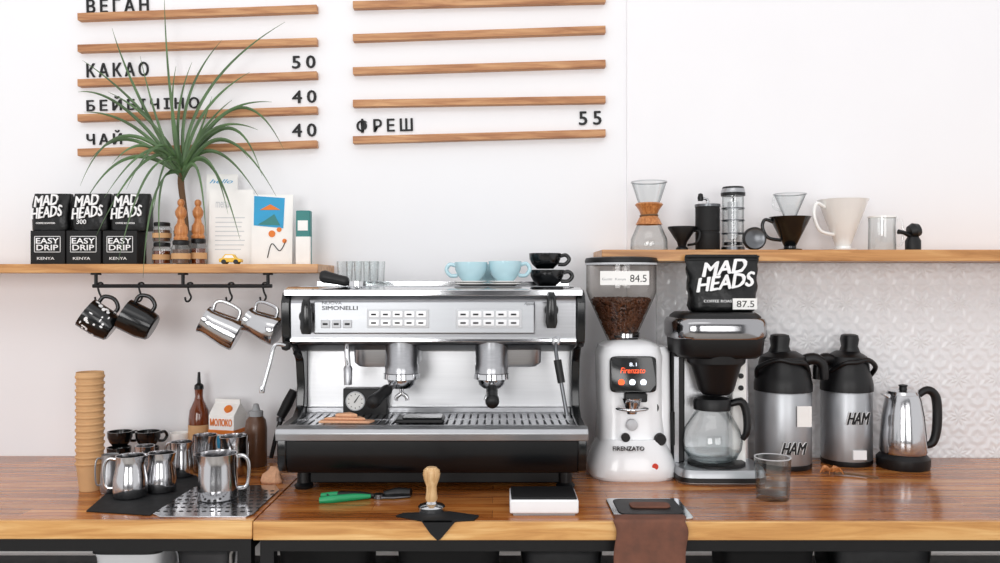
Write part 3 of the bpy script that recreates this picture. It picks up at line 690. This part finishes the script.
# ================================================================= pitchers
def pitcher(name,px,base,top,r,hang,d=None,z0=CT,rot=None,h=None,mat=None,taper=.82):
    if d is None: d=cd(base,r)
    g=G(name,px,d,z0,rot)
    H=h or g.z(top); mt=mat or POLI
    def df(p,a):
        q=math.cos(a-(hang+math.pi)); tz=(p[2]/H-.6)/.4
        if q>.8 and tz>0:
            s=1+.25*tz*tz*((q-.8)/.2); p[0]*=s; p[1]*=s
        return p
    t=1
    lathe(g,'body',[(0,0),(r*.93,0),(r,1.5),(r,H*.25),(r*.97,H*.45),(r*taper*1.0,H*.75),(r*taper,H*.88),(r*taper*1.04,H),(r*taper*1.04-t,H),(r*taper-t,H*.85),(r*.97-t,H*.45),(r-t,H*.2),(0,1.8)],mt,deform=df,seg=48,ang=50)
    ca,sa=math.cos(hang),math.sin(hang)
    tube(g,'handle',[((p*r)*ca,(p*r)*sa,q*H) for p,q in ((.8,.9),(1.25,.92),(1.5,.75),(1.5,.4),(1.35,.22),(.97,.2))],r*.1,mt,flat=.5)
    return g
pitcher('milk_pitcher',130.5,502,457,16.5,math.pi*1.05,mat=POLI)
pitcher('milk_pitcher',161,496,454,14.5,math.pi*.95)
pitcher('milk_pitcher',218,505,455,19.5,.25,taper=.92)
pitcher('milk_pitcher',181,480,443,12.5,math.pi*.9)
pitcher('milk_pitcher',234,478,437,14,1.2,taper=.95)
pitcher('milk_pitcher',205,474,436,12.5,2.6,taper=.9)
pitcher('milk_pitcher',109,495,456,8.5,-2.4,mat=STEEL)
pitcher('milk_pitcher',145,478,447,11,2.5)
def flat(name,pts,t,mat,z0=CT):
    g=G(name,sum(p[0] for p in pts)/len(pts),cd(500),z0)
    def q(px,py):
        d=(CZ-z0)*F/(py-281.5); return (((px-500)*d/F-g.o.x)/g.k,(d-CD-g.o.y)/g.k)
    poly=[q(*p) for p in pts]
    prism(g,'sheet',poly,0,t,'z',mat,.4)
    return g,poly
g,p=flat('bar_mat',[(86,512),(150,516),(203,484),(196,476),(150,478),(118,484)],1.2,RUB)
g,p=flat('perforated_tray',[(153,515),(160,518),(246,518),(254,515),(279,491),(276,486),(200,487),(193,489)],1.6,POLI)
ax,ay=p[0]; bx,by=p[3]; ex,ey=p[4]; hx2,hy2=p[7]
for j in range(7):
    for i in range(13):
        u=(i+.5+(.25 if j%2 else -.25))/13; v=(j+.5)/7
        px_=(ax*(1-u)+bx*u)*(1-v)+(hx2*(1-u)+ex*u)*v; py_=(ay*(1-u)+by*u)*(1-v)+(hy2*(1-u)+ey*u)*v
        lathe(g,'slot_%d_%d'%(i,j),[(0,1.6),(1.9,1.6),(1.9,1.85),(0,1.85)],INK,c=(px_,py_,0),seg=10,sx=1.15)  # dark discs laid on the sheet, painting the shade inside the holes
for n in [o for o in bpy.data.objects if o.name.startswith('milk_pitcher') and o.parent is None]:
    n.location.z+=0.0042
for px,dd in ((119,2.385),(147,2.385)):
    c0=cup('black_coffee_cup',px,dd,CT,11.5,14.5,BGLOSS,-1.2)
    cup('black_coffee_cup',px+1,dd,CT+15.2*c0.k,12,15,BGLOSS,.6)
for px,dd in ((180,2.40),):
    c0=cup('white_coffee_cup',px,dd,CT,9,13,WCER,2.2)
    cup('white_coffee_cup',px,dd,CT+14*c0.k,9.5,14,WCER,1.2)
def stack(px,base,top,r):
    g=G('paper_cup_stack',px,cd(base,r),CT); H=g.z(top)
    pr=[(0,0),(r*.72,0)]; st=6.6; zz=26.0; pr.append((r*.93,zz-1))
    while zz<H-2:
        pr+= [(r*.99,zz),(r*1.02,zz+1.1),(r*.99,zz+2.2),(r*.91,zz+2.4),(r*.935,zz+st-.6)]; zz+=st
    pr+=[(r*.99,H-2),(r*1.02,H-1),(r*.97,H),(r*.9,H-1),(r*.75,H-20),(0,H-20)]
    lathe(g,'cups',pr,KRAFT,seg=36,ang=25)
stack(90,493,375,13.5)
g=G('syrup_bottle',199,2.405,CT); z=g.z
lathe(g,'bottle',[(0,0),(9.5,0),(10,2),(10,z(418)),(9,z(410)),(4.5,z(400)),(3.8,z(396)),(4.2,z(388)),(0,z(388))],AMBER)
lathe(g,'label',[(10.2,z(440)),(10.3,z(440)),(10.3,z(424)),(10.2,z(424))],KRAFT)
lathe(g,'pourer',[(0,z(389)),(4.6,z(389)),(4.2,z(385)),(1.8,z(383)),(1.2,z(372)),(0,z(372))],BLACK)
g=G('milk_carton',228,2.40,CT,rot=(0,0,-.25)); z=g.z
box(g,'body',-14,14,-12,12,0,z(414),PAPER,.4)
prism(g,'gable',[(-12,z(414)),(12,z(414)),(1,z(403)),(-1,z(403))],-14,14,'x',PAPER)
box(g,'gable_seal',-14,14,-1,1,z(404),z(399),PAPER,.2)
box(g,'orange_band',-14.3,14.3,-12.4,12.4,z(432),z(428),ORANGE)
box(g,'blue_band',-14.3,2,-12.5,12.4,z(446),z(434),BLUE)
text(g,'label','МОЛОКО',-12,z(424),-12.2,24,7,ORANGE,.3,fb=.2)
lathe(g,'cap',[(0,0),(4,0),(4,3),(0,3)],ORANGE,c=(5,-6,z(409)),rot=(.8,0,0),seg=18)
g=G('sauce_bottle',256,2.33,CT); z=g.z
lathe(g,'bottle',[(0,0),(10,0),(10.8,2),(10.8,z(428)),(9.5,z(420)),(6,z(415)),(0,z(415))],BROWN)
lathe(g,'cap',[(0,z(416)),(7,z(416)),(7,z(411)),(4,z(410)),(2.5,z(404)),(0,z(403))],GREY)
g=G('cleaning_brush',279,2.39,CT)
z=g.z
tube(g,'handle',[(-8,0,3),(-2,4,z(430)),(4,10,z(408)),(10,12,z(394))],[2,2.4,2.6,2.2],BLACK)
tube(g,'head',[(0,6,z(418)),(6,10,z(405)),(12,12,z(392))],[4.5,5.5,4.5],BMAT)
lathe(g,'collar',[(0,-2),(4,-2),(4,2),(0,2)],DSTEEL,c=(0,6,z(420)),seg=18)
g=G('orange_cloth',272,cd(484,5),CT)
loft(g,'cloth',[(0,10,7),(3,11,8),(8,9,6,-1,1),(12,6,4,2,2),(16,3,2,1,2)],PEACH,n=2.4,ang=180,jit=.6)
# ================================================================= left shelf
SD=2.33
def drip(px,d,z0,w,h):
    g=G('drip_coffee_box',px,d,z0)
    box(g,'carton',-w/2,w/2,-10,12,0,h,BMAT,.5)
    text(g,'title','EASY\nDRIP',-w*.33,h*.42,-10.1,w*.66,h*.36,WINK,.25,align='C',fb=.18)
    for a,b,c2,e in ((-.38,.38,.36,.375),(-.38,.38,.82,.835),(-.38,-.365,.36,.835),(.365,.38,.36,.835)):
        box(g,'label_line',a*w,b*w,-10.4,-10,c2*h,e*h,WINK)
    text(g,'origin','KENYA',-w*.3,h*.14,-10.1,w*.5,h*.08,WINK,.2)
    return g
kk=SD/F
for i,px in enumerate((53,88.5,124.5)):
    drip(px,SD,SL,34 ,33.5)
    bag('coffee_bag',(54,94,132.5)[i],SD+.005,SL+33.7*kk,37.5,37,20,sub='300' if i==1 else None)
def jar(px,d,w,h,col,z0=SL,lid=BLACK):
    g=G('preserve_jar',px,d,z0)
    lathe(g,'glass',[(0,0),(w*.9,0),(w,2),(w,h*.72),(w*.85,h*.8),(w*.8,h*.84)],GLASS,seg=32)
    lathe(g,'contents',[(0,1),(w-1,1.2),(w-1,h*.62),(0,h*.62)],col,seg=32)
    lathe(g,'lid',[(0,h*.82),(w*.86,h*.82),(w*.88,h*.85),(w*.88,h*.97),(w*.8,h),(0,h)],lid,seg=32)
    lathe(g,'label',[(w+.1,h*.22),(w+.25,h*.22),(w+.25,h*.46),(w+.1,h*.46)],KRAFT,seg=32)
    return g
j=jar(162,2.33,9,22,AMBER); jar(162,2.33,8.8,20,BROWN,SL+22.2*j.k,lid=BLACK)
j=jar(181,2.30,9,24,BROWN,lid=BLACK); j2=jar(198.5,2.34,8,26,AMBER)
def mill(px,z0,d,s):
    g=G('wooden_mill',px,d,z0)
    lathe(g,'body',[(a*s,b*s) for a,b in ((0,0),(7,0),(7.5,2),(6,5),(7,8),(6.5,14),(4,18),(3.4,22),(5.5,26),(6,30),(4,34),(2.5,36),(3.6,38),(3.6,41),(2,43),(0,43.5))],OWOOD,seg=32)
mill(181,SL+24.3*j.k,2.30,.95); mill(198,SL+26.2*j2.k,2.34,.9)
def plant():
    g=G('potted_dracaena',186,2.40,SL); x,z=g.x,g.z
    lathe(g,'pot',[(0,0),(9,0),(10,14),(11.5,32),(12,34),(11,34),(10.5,31),(0,31)],POT)
    lathe(g,'soil',[(0,31.5),(10.5,31.5),(0,32.5)],TRUNK)
    cx,cz=x(182),z(178)
    tube(g,'stem',[(0,0,31),(-1,0,50),(cx-1,0,cz-6),(cx,0,cz+10)],[3.4,2.8,3.2,3],TRUNK)
    L=[((142,112),(82,60),-10),((135,128),(84,112),8),((128,158),(82,208),-20),((146,160),(96,236),-35),((156,190),(143,278),-72),
       ((170,95),(164,-8),-5),((178,115),(192,62),5),((207,92),(285,22),-10),((204,112),(250,72),-16),((218,118),(272,102),-5),((228,128),(262,176),-30),
       ((216,152),(258,196),-36),((236,108),(284,150),2),((188,98),(222,40),-4),((150,122),(108,92),-14),((160,130),(140,56),-20),
       ((206,160),(228,214),-40),((166,160),(152,218),-42),((138,96),(112,28),-2),((200,134),(232,100),-25),((146,146),(112,164),-38),((196,140),(212,96),-45),((158,146),(126,190),-46),((172,118),(176,66),-30),
       ((132,140),(90,160),-18),((124,136),(80,186),-28),((150,170),(118,262),-66),((150,150),(104,198),-40),((214,140),(248,158),-42),((224,140),(276,196),-24),((212,168),(240,240),-46),((162,180),(160,252),-64),((196,168),(206,236),-60),((126,110),(78,92),4),((212,130),(258,130),-36)]
    vs=[];fs=[]
    for (mx,my),(tx,ty),yo in L:
        yo=max(-74,min(10,yo))
        P0=Vector((cx+random.uniform(-2,2),random.uniform(-2,2),cz+random.uniform(-6,12)))
        ym=yo*.75 if yo<-50 else yo*.6
        Pm=Vector((x(mx,ym),ym,z(my,ym))); Pt=Vector((x(tx,yo),yo,z(ty,yo)))
        n=20
        C=Pm*2-(P0+Pt)*.5
        for i in range(n+1):
            t=i/n; p=(1-t)**2*P0+2*t*(1-t)*C+t*t*Pt
            tg=(2*(1-t)*(C-P0)+2*t*(Pt-C)).normalized()
            s=tg.cross(Vector((0.35,1,.15))).normalized(); nn=s.cross(tg)
            w=2.1*(min(1,.5+t*4)*(1-t**2.0))+.12
            o=len(vs); vs+= [p-s*w+nn*w*.45,p,p+s*w+nn*w*.45]
            if i: fs+= [(o-3,o-2,o+1,o),(o-2,o-1,o+2,o+1)]
    mesh(g,'leaves',vs,fs,LEAF,ang=25)
plant()
def card(name,x0,x1,y0,y1,d,decor,lean=.06):
    g=G(name,(x0+x1)/2,d,SL,rot=(-lean,0,0)); w=(x1-x0)/2; h=g.z(y0)
    box(g,'sheet',-w,w,0,1.2,0,h,PAPER); decor(g,w,h); return g
def d1(g,w,h):
    for i in range(8): box(g,'line_%d'%i,-w*.7,w*(.7-.3*random.random()),-.25,0,h*(.62-i*.06),h*(.62-i*.06)+.8,LGREY)
    text(g,'heading','menu',-w*.7,h*.76,-.05,w*.6,h*.08,LGREY,.2)
card('booklet',208,252,189,262,2.37,d1)
def d2(g,w,h):
    prism(g,'picture',[(-w*.9,h*.56),(w*.55,h*.52),(w*.6,h*.95),(-w*.9,h*.98)],-.4,0,'y',BLUE)
    prism(g,'picture_hill',[(-w*.7,h*.57),(w*.4,h*.56),(w*.1,h*.72),(-w*.3,h*.64)],-.7,-.4,'y',TEAL)
    prism(g,'picture_roof',[(-w*.6,h*.78),(-w*.1,h*.86),(w*.4,h*.78)],-.7,-.4,'y',ORANGE)
    for a,b,r in ((.0,.44,3.4),(.35,.5,2.4),(.62,.34,2.2)):
        lathe(g,'balloon',[(0,0),(r,0),(r,.5),(0,.5)],ORANGE,c=(a*w,-.2,b*h),rot=(math.pi/2,0,0),seg=18)
    tube(g,'drawn_line',[(-w*.2,-.3,h*.1),(0,-.3,h*.3),(w*.4,-.3,h*.2),(w*.7,-.3,h*.35)],.5,INK,seg=6)
card('postcard',251,292,194,262,2.36,d2)
card('leaflet',206,237,174,262,2.41,lambda g,w,h:text(g,'scribble','hello',-w*.8,h*.9,-.1,w*1.5,4,BLUE,.2,shear=.4),.02)
g=G('tea_packet',304,2.35,SL)
box(g,'pack',-7,7,-5,5,0,54,TEAL,1); box(g,'label',-7.1,7.1,-5.3,0,0,28,PAPER,.3); box(g,'label_b',-5,5,-5.4,-5,34,44,PAPER)
g=G('tea_packet',283,2.41,SL)
box(g,'pack',-8,8,-5,5,0,44,PAPER,1); box(g,'stripe',-8.1,8.1,-5.2,0,10,20,TEAL,.2)
g=G('toy_car',231,2.27,SL)
prism(g,'body',[(-11,2),(11,2),(11,5),(6,6),(3,10),(-5,10),(-8,6),(-11,5.5)],-4,4,'y',YEL,.6)
prism(g,'windows',[(4.4,6.2),(2.4,9),(-4,9),(-6.2,6.2)],-4.3,4.3,'y',PAPER)
for xx in (-6,6):
    for yy in (-4.5,3): lathe(g,'wheel',[(0,0),(2.4,0),(2.4,1.5),(0,1.5)],BLACK,c=(xx,yy+1.5,2.4),rot=(math.pi/2,0,0),seg=16)
g=G('hanging_rail',183,2.27,SL-.024); x,z=g.x,g.z
rz=z(286)
tube(g,'rod',[(x(93),0,rz),(x(272),0,rz)],1.9,METB,sub=1)
for px in (96,183,268):
    tube(g,'standoff',[(x(px),0,rz),(x(px),0,-.2)],1.7,METB,sub=1); lathe(g,'flange',[(0,-2),(5,-2),(5,0),(0,0)],METB,c=(x(px),0,0),seg=20)
for px in (100,141,190,231,265):
    hx=x(px)
    tube(g,'hook_%d'%px,[(hx+3,0,rz-1),(hx+2.4,0,rz+2.5),(hx,0,rz+3.2),(hx-2.4,0,rz+1.5),(hx-1,0,rz-6),(hx+1,0,rz-11),(hx-1,0,rz-15),(hx-4,0,rz-15),(hx-5,0,rz-11)],1.0,METB,seg=8)
def hangmug(px,py,rot,spots,s=1):
    g=G('hanging_mug',px,2.26,Z(py,2.26),rot=rot); r=15.5*s;H=31*s
    b=-H/2
    lathe(g,'body',[(0,b),(r*.75,b),(r*.86,b+1.5),(r,b+H*.35),(r,b+H),(r-1.4,b+H),(r-1.4,b+H*.3),(r*.7,b+2.5),(0,b+2.5)],BGLOSS)
    tube(g,'handle',[(r*.92,0,b+H*.86),(r*1.45,0,b+H*.84),(r*1.65,0,b+H*.55),(r*1.35,0,b+H*.3),(r*.92,0,b+H*.28)],2,BGLOSS)
    if spots:
        for i in range(30):
            a=random.uniform(math.pi*.9,math.pi*2.2); zz=b+random.uniform(8,H-3); rr=r+.1
            c=(rr*math.cos(a),rr*math.sin(a),zz)
            lathe(g,'print_%d'%i,[(0,0),(1.6,0),(1.6,.3),(0,.3)],WINK,c=c,rot=Euler((math.pi/2,0,a+math.pi/2)),seg=7,sx=random.uniform(.4,1.7),sy=random.uniform(.4,1.5))
hangmug(99.5,321,(0,math.radians(-55),math.radians(15)),True)
hangmug(138.5,321,(0,math.radians(-62),math.radians(10)),False,1.02)
def hangp(px,py,rot,r,H,mat=POLI):
    d=2.26; g=G('milk_pitcher',px,d,Z(py,d),rot=rot)
    lathe(g,'body',[(0,-H/2),(r*.93,-H/2),(r,-H/2+1.5),(r,-H*.2),(r*.85,H*.25),(r*.82,H*.38),(r*.9,H/2),(r*.9-1,H/2),(r*.8-1,H*.35),(r-1.2,-H*.25),(0,-H/2+2)],mat)
    tube(g,'handle',[(r*.8,0,H*.4),(r*1.3,0,H*.42),(r*1.55,0,H*.22),(r*1.5,0,-H*.2),(r*.97,0,-H*.28)],1.8,mat,flat=.6)
hangp(221,328,(0,math.radians(-62),math.radians(8)),16,38)
hangp(263,326,(0,math.radians(-68),math.radians(-8)),14.5,34)
# ================================================================= right shelf
RD=2.355
def GR(name,px,d=RD): return G(name,px,d,SR)
g=GR('pour_over_carafe',649); z=g.z; H=z(182)
pr=[(0,0),(17,0),(18.5,2),(18,12),(12,26),(5.8,34),(6,38),(12,52),(17.5,H)]
lathe(g,'glass',pr,GLASS2,ang=60)
lathe(g,'lip',[(17.2,H-.8),(18,H-.8),(18,H+.4),(17.2,H+.4)],LGREY)
lathe(g,'wood_collar',[(12.2,26.5),(13.2,26.5),(10.5,32),(8,36),(10,41),(14,46.5),(12.5,48),(10.4,46),(7.4,40),(6.9,34),(12.2,26.5)],OWOOD)
tube(g,'cord',[(8.5*math.cos(a*.7),8.5*math.sin(a*.7),35.5+.3*math.sin(a)) for a in range(10)],1,TRUNK,seg=8)
g=GR('coffee_dripper',682)
lathe(g,'cone',[(0,0),(6,0),(6,3),(4,5),(5,9),(14,23),(14,24.5),(12.5,24.5),(4,9),(0,8)],BLACK)
tube(g,'handle',[(11,-6,20),(15,-11,18),(12,-12,8),(5,-4,6)],1.3,BLACK)
g=GR('hand_grinder',707.5); H=g.z(206)
lathe(g,'body',[(0,0),(11.5,0),(12,1),(12,18),(11.5,18.5),(11.5,19.5),(12,20),(12,H),(10,H+1),(0,H+1)],BMAT)
lathe(g,'rim',[(11.9,H-1),(12.6,H-1),(12.6,H+1.5),(11,H+1.5)],DSTEEL)
tube(g,'crank',[(0,0,H),(0,0,H+6),(-6,0,H+8)],1.3,STEEL); lathe(g,'knob',[(0,0),(2.5,0),(3,3),(2.2,7),(0,8)],BLACK,c=(-7,0,H+5),seg=18)
g=GR('french_press',733); H=g.z(196); z=g.z
lathe(g,'chamber',[(0,1),(10.5,1),(10.5,H)],GLASS2)
for zz in (3,17,30,42): lathe(g,'band_%d'%zz,[(10.6,zz),(11.2,zz),(11.2,zz+1.2),(10.6,zz+1.2)],DSTEEL)
lathe(g,'base',[(0,0),(11.5,0),(11.5,3),(0,3)],DSTEEL)
lathe(g,'lid',[(0,H),(11.8,H),(12,H+3),(11,H+7),(10,H+9),(0,H+10)],[BLACK,STEEL],mi=[0,0,1,0,0])
lathe(g,'plunger',[(0,6),(9,6),(9,9),(1,9.5),(1,H),(0,H)],BLACK)
lathe(g,'inner_tube',[(5,12),(5.2,12),(5.2,H-6),(5,H-6)],LGREY)
g=GR('coffee_filter_cap',754,2.30)
lathe(g,'disc',[(0,-2),(10,-2),(11.5,-1),(11.5,3),(10,4),(8.5,3),(0,3)],[BLACK,DSTEEL],mi=[0,0,0,0,1,1],c=(0,0,11.8),rot=(math.pi/2,0,0))
def v60(name,px,mat,top,r,hang,z0=SR,d=RD,base=True):
    g=G(name,px,d,z0); H=g.z(top)
    lathe(g,'foot_disc',[(0,0),(r*.55,0),(r*.58,2),(r*.3,3),(r*.3,5),(0,5)],mat)
    lathe(g,'cone',[(r*.22,4),(r*.3,5.5),(r*.98,H-1),(r*1.02,H),(r*.95,H),(r*.24,7)],mat)
    for i in range(12):
        a=i*math.pi/6; tube(g,'rib_%d'%i,[(r*.26*math.cos(a),r*.26*math.sin(a),7.6),(r*.87*math.cos(a+.5),r*.87*math.sin(a+.5),H-1.5)],.5,mat,seg=6,sub=1)
    ca,sa=math.cos(hang),math.sin(hang)
    tube(g,'handle',[(p*ca,p*sa,q) for p,q in ((r*.85,H*.85),(r*1.25,H*.92),(r*1.38,H*.7),(r*1.1,H*.4),(r*.45,H*.32))],1.7,mat)
    return g
v60('pour_over_dripper',790,BGLOSS,217,20,math.pi)
v60('pour_over_dripper',843,WCER,200,24,math.pi+.25)
g=G('glass_dripper',790,RD,SR+31*RD/F)
lathe(g,'cone',[(4,0),(5,1),(15.5,26)],GLASS2)
lathe(g,'rim',[(15.2,25.5),(16,25.5),(16,26.4),(15.2,26.4)],LGREY)
tube(g,'handle',[(-12,-4,22),(-18,-6,22),(-18,-6,12),(-8,-3,9)],1.2,GLASS)
g=GR('glass_server',882); H=g.z(217)
lathe(g,'glass',[(0,0),(12,0),(13,2),(12.5,H*.7),(12.8,H)],GLASS2)
tube(g,'handle',[(12,-3,H-4),(18,-4,H-5),(18,-4,8),(12,-3,6)],1.2,GLASS)
lathe(g,'rim',[(12.6,H-1),(13.2,H-1),(13.2,H+.6),(12.2,H+.6)],WCER)
g=GR('dosing_scoop',907,2.33)
loft(g,'body',[(0,6,6),(1,7,7),(10,7,7),(14,5,5)],BLACK,n=2.5,c=(6,0,0))
tube(g,'arm',[(-10,-3,19),(-4,-2,18),(6,0,14)],[2.5,2,3],BLACK)
lathe(g,'knob',[(0,-6),(6,-5),(8,0),(6,5),(0,6)],BLACK,c=(7,0,20),rot=(0,1.3,0))
# ================================================================= camera, light
cam=bpy.data.cameras.new('camera'); co=bpy.data.objects.new('camera',cam); COL.objects.link(co)
cam.sensor_width=36; cam.lens=F/1000*36; co.location=(0,-CD,CZ); co.rotation_euler=(math.pi/2,0,0); cam.clip_start=.05
SC.camera=co
w=bpy.data.worlds.new('world'); SC.world=w; w.use_nodes=True
bg=w.node_tree.nodes['Background']; bg.inputs[0].default_value=(.99,.985,1,1); bg.inputs[1].default_value=1.0
def area(name,loc,target,sx,sy,e,col=(1,1,1)):
    l=bpy.data.lights.new(name,'AREA'); l.shape='RECTANGLE'; l.size=sx; l.size_y=sy; l.energy=e; l.color=col
    o=bpy.data.objects.new(name,l); COL.objects.link(o); o.location=loc
    o.rotation_euler=(Vector(target)-Vector(loc)).to_track_quat('-Z','Y').to_euler()
area('window_light',(-1.3,-4.8,1.6),(-1.0,0,1.2),1.5,1.7,52,(1,.99,.985))  # added frontal fill, lifts the shade below the shelves
area('window_light',(1.2,-4.8,1.6),(.9,0,1.1),1.7,1.7,33,(1,.99,.985))  # second added frontal fill, weaker, on the right
area('ceiling_light',(-0.2,-2.3,3.3),(0,-.2,1.0),2.4,.8,8,(1,.98,.96))  # added fill from above to keep the wall evenly bright
SC.view_settings.view_transform='Standard'; SC.view_settings.look='None'
SC.view_settings.exposure=0.0; SC.view_settings.gamma=1.0
try: SC.cycles.transparent_max_bounces=24
except Exception: pass
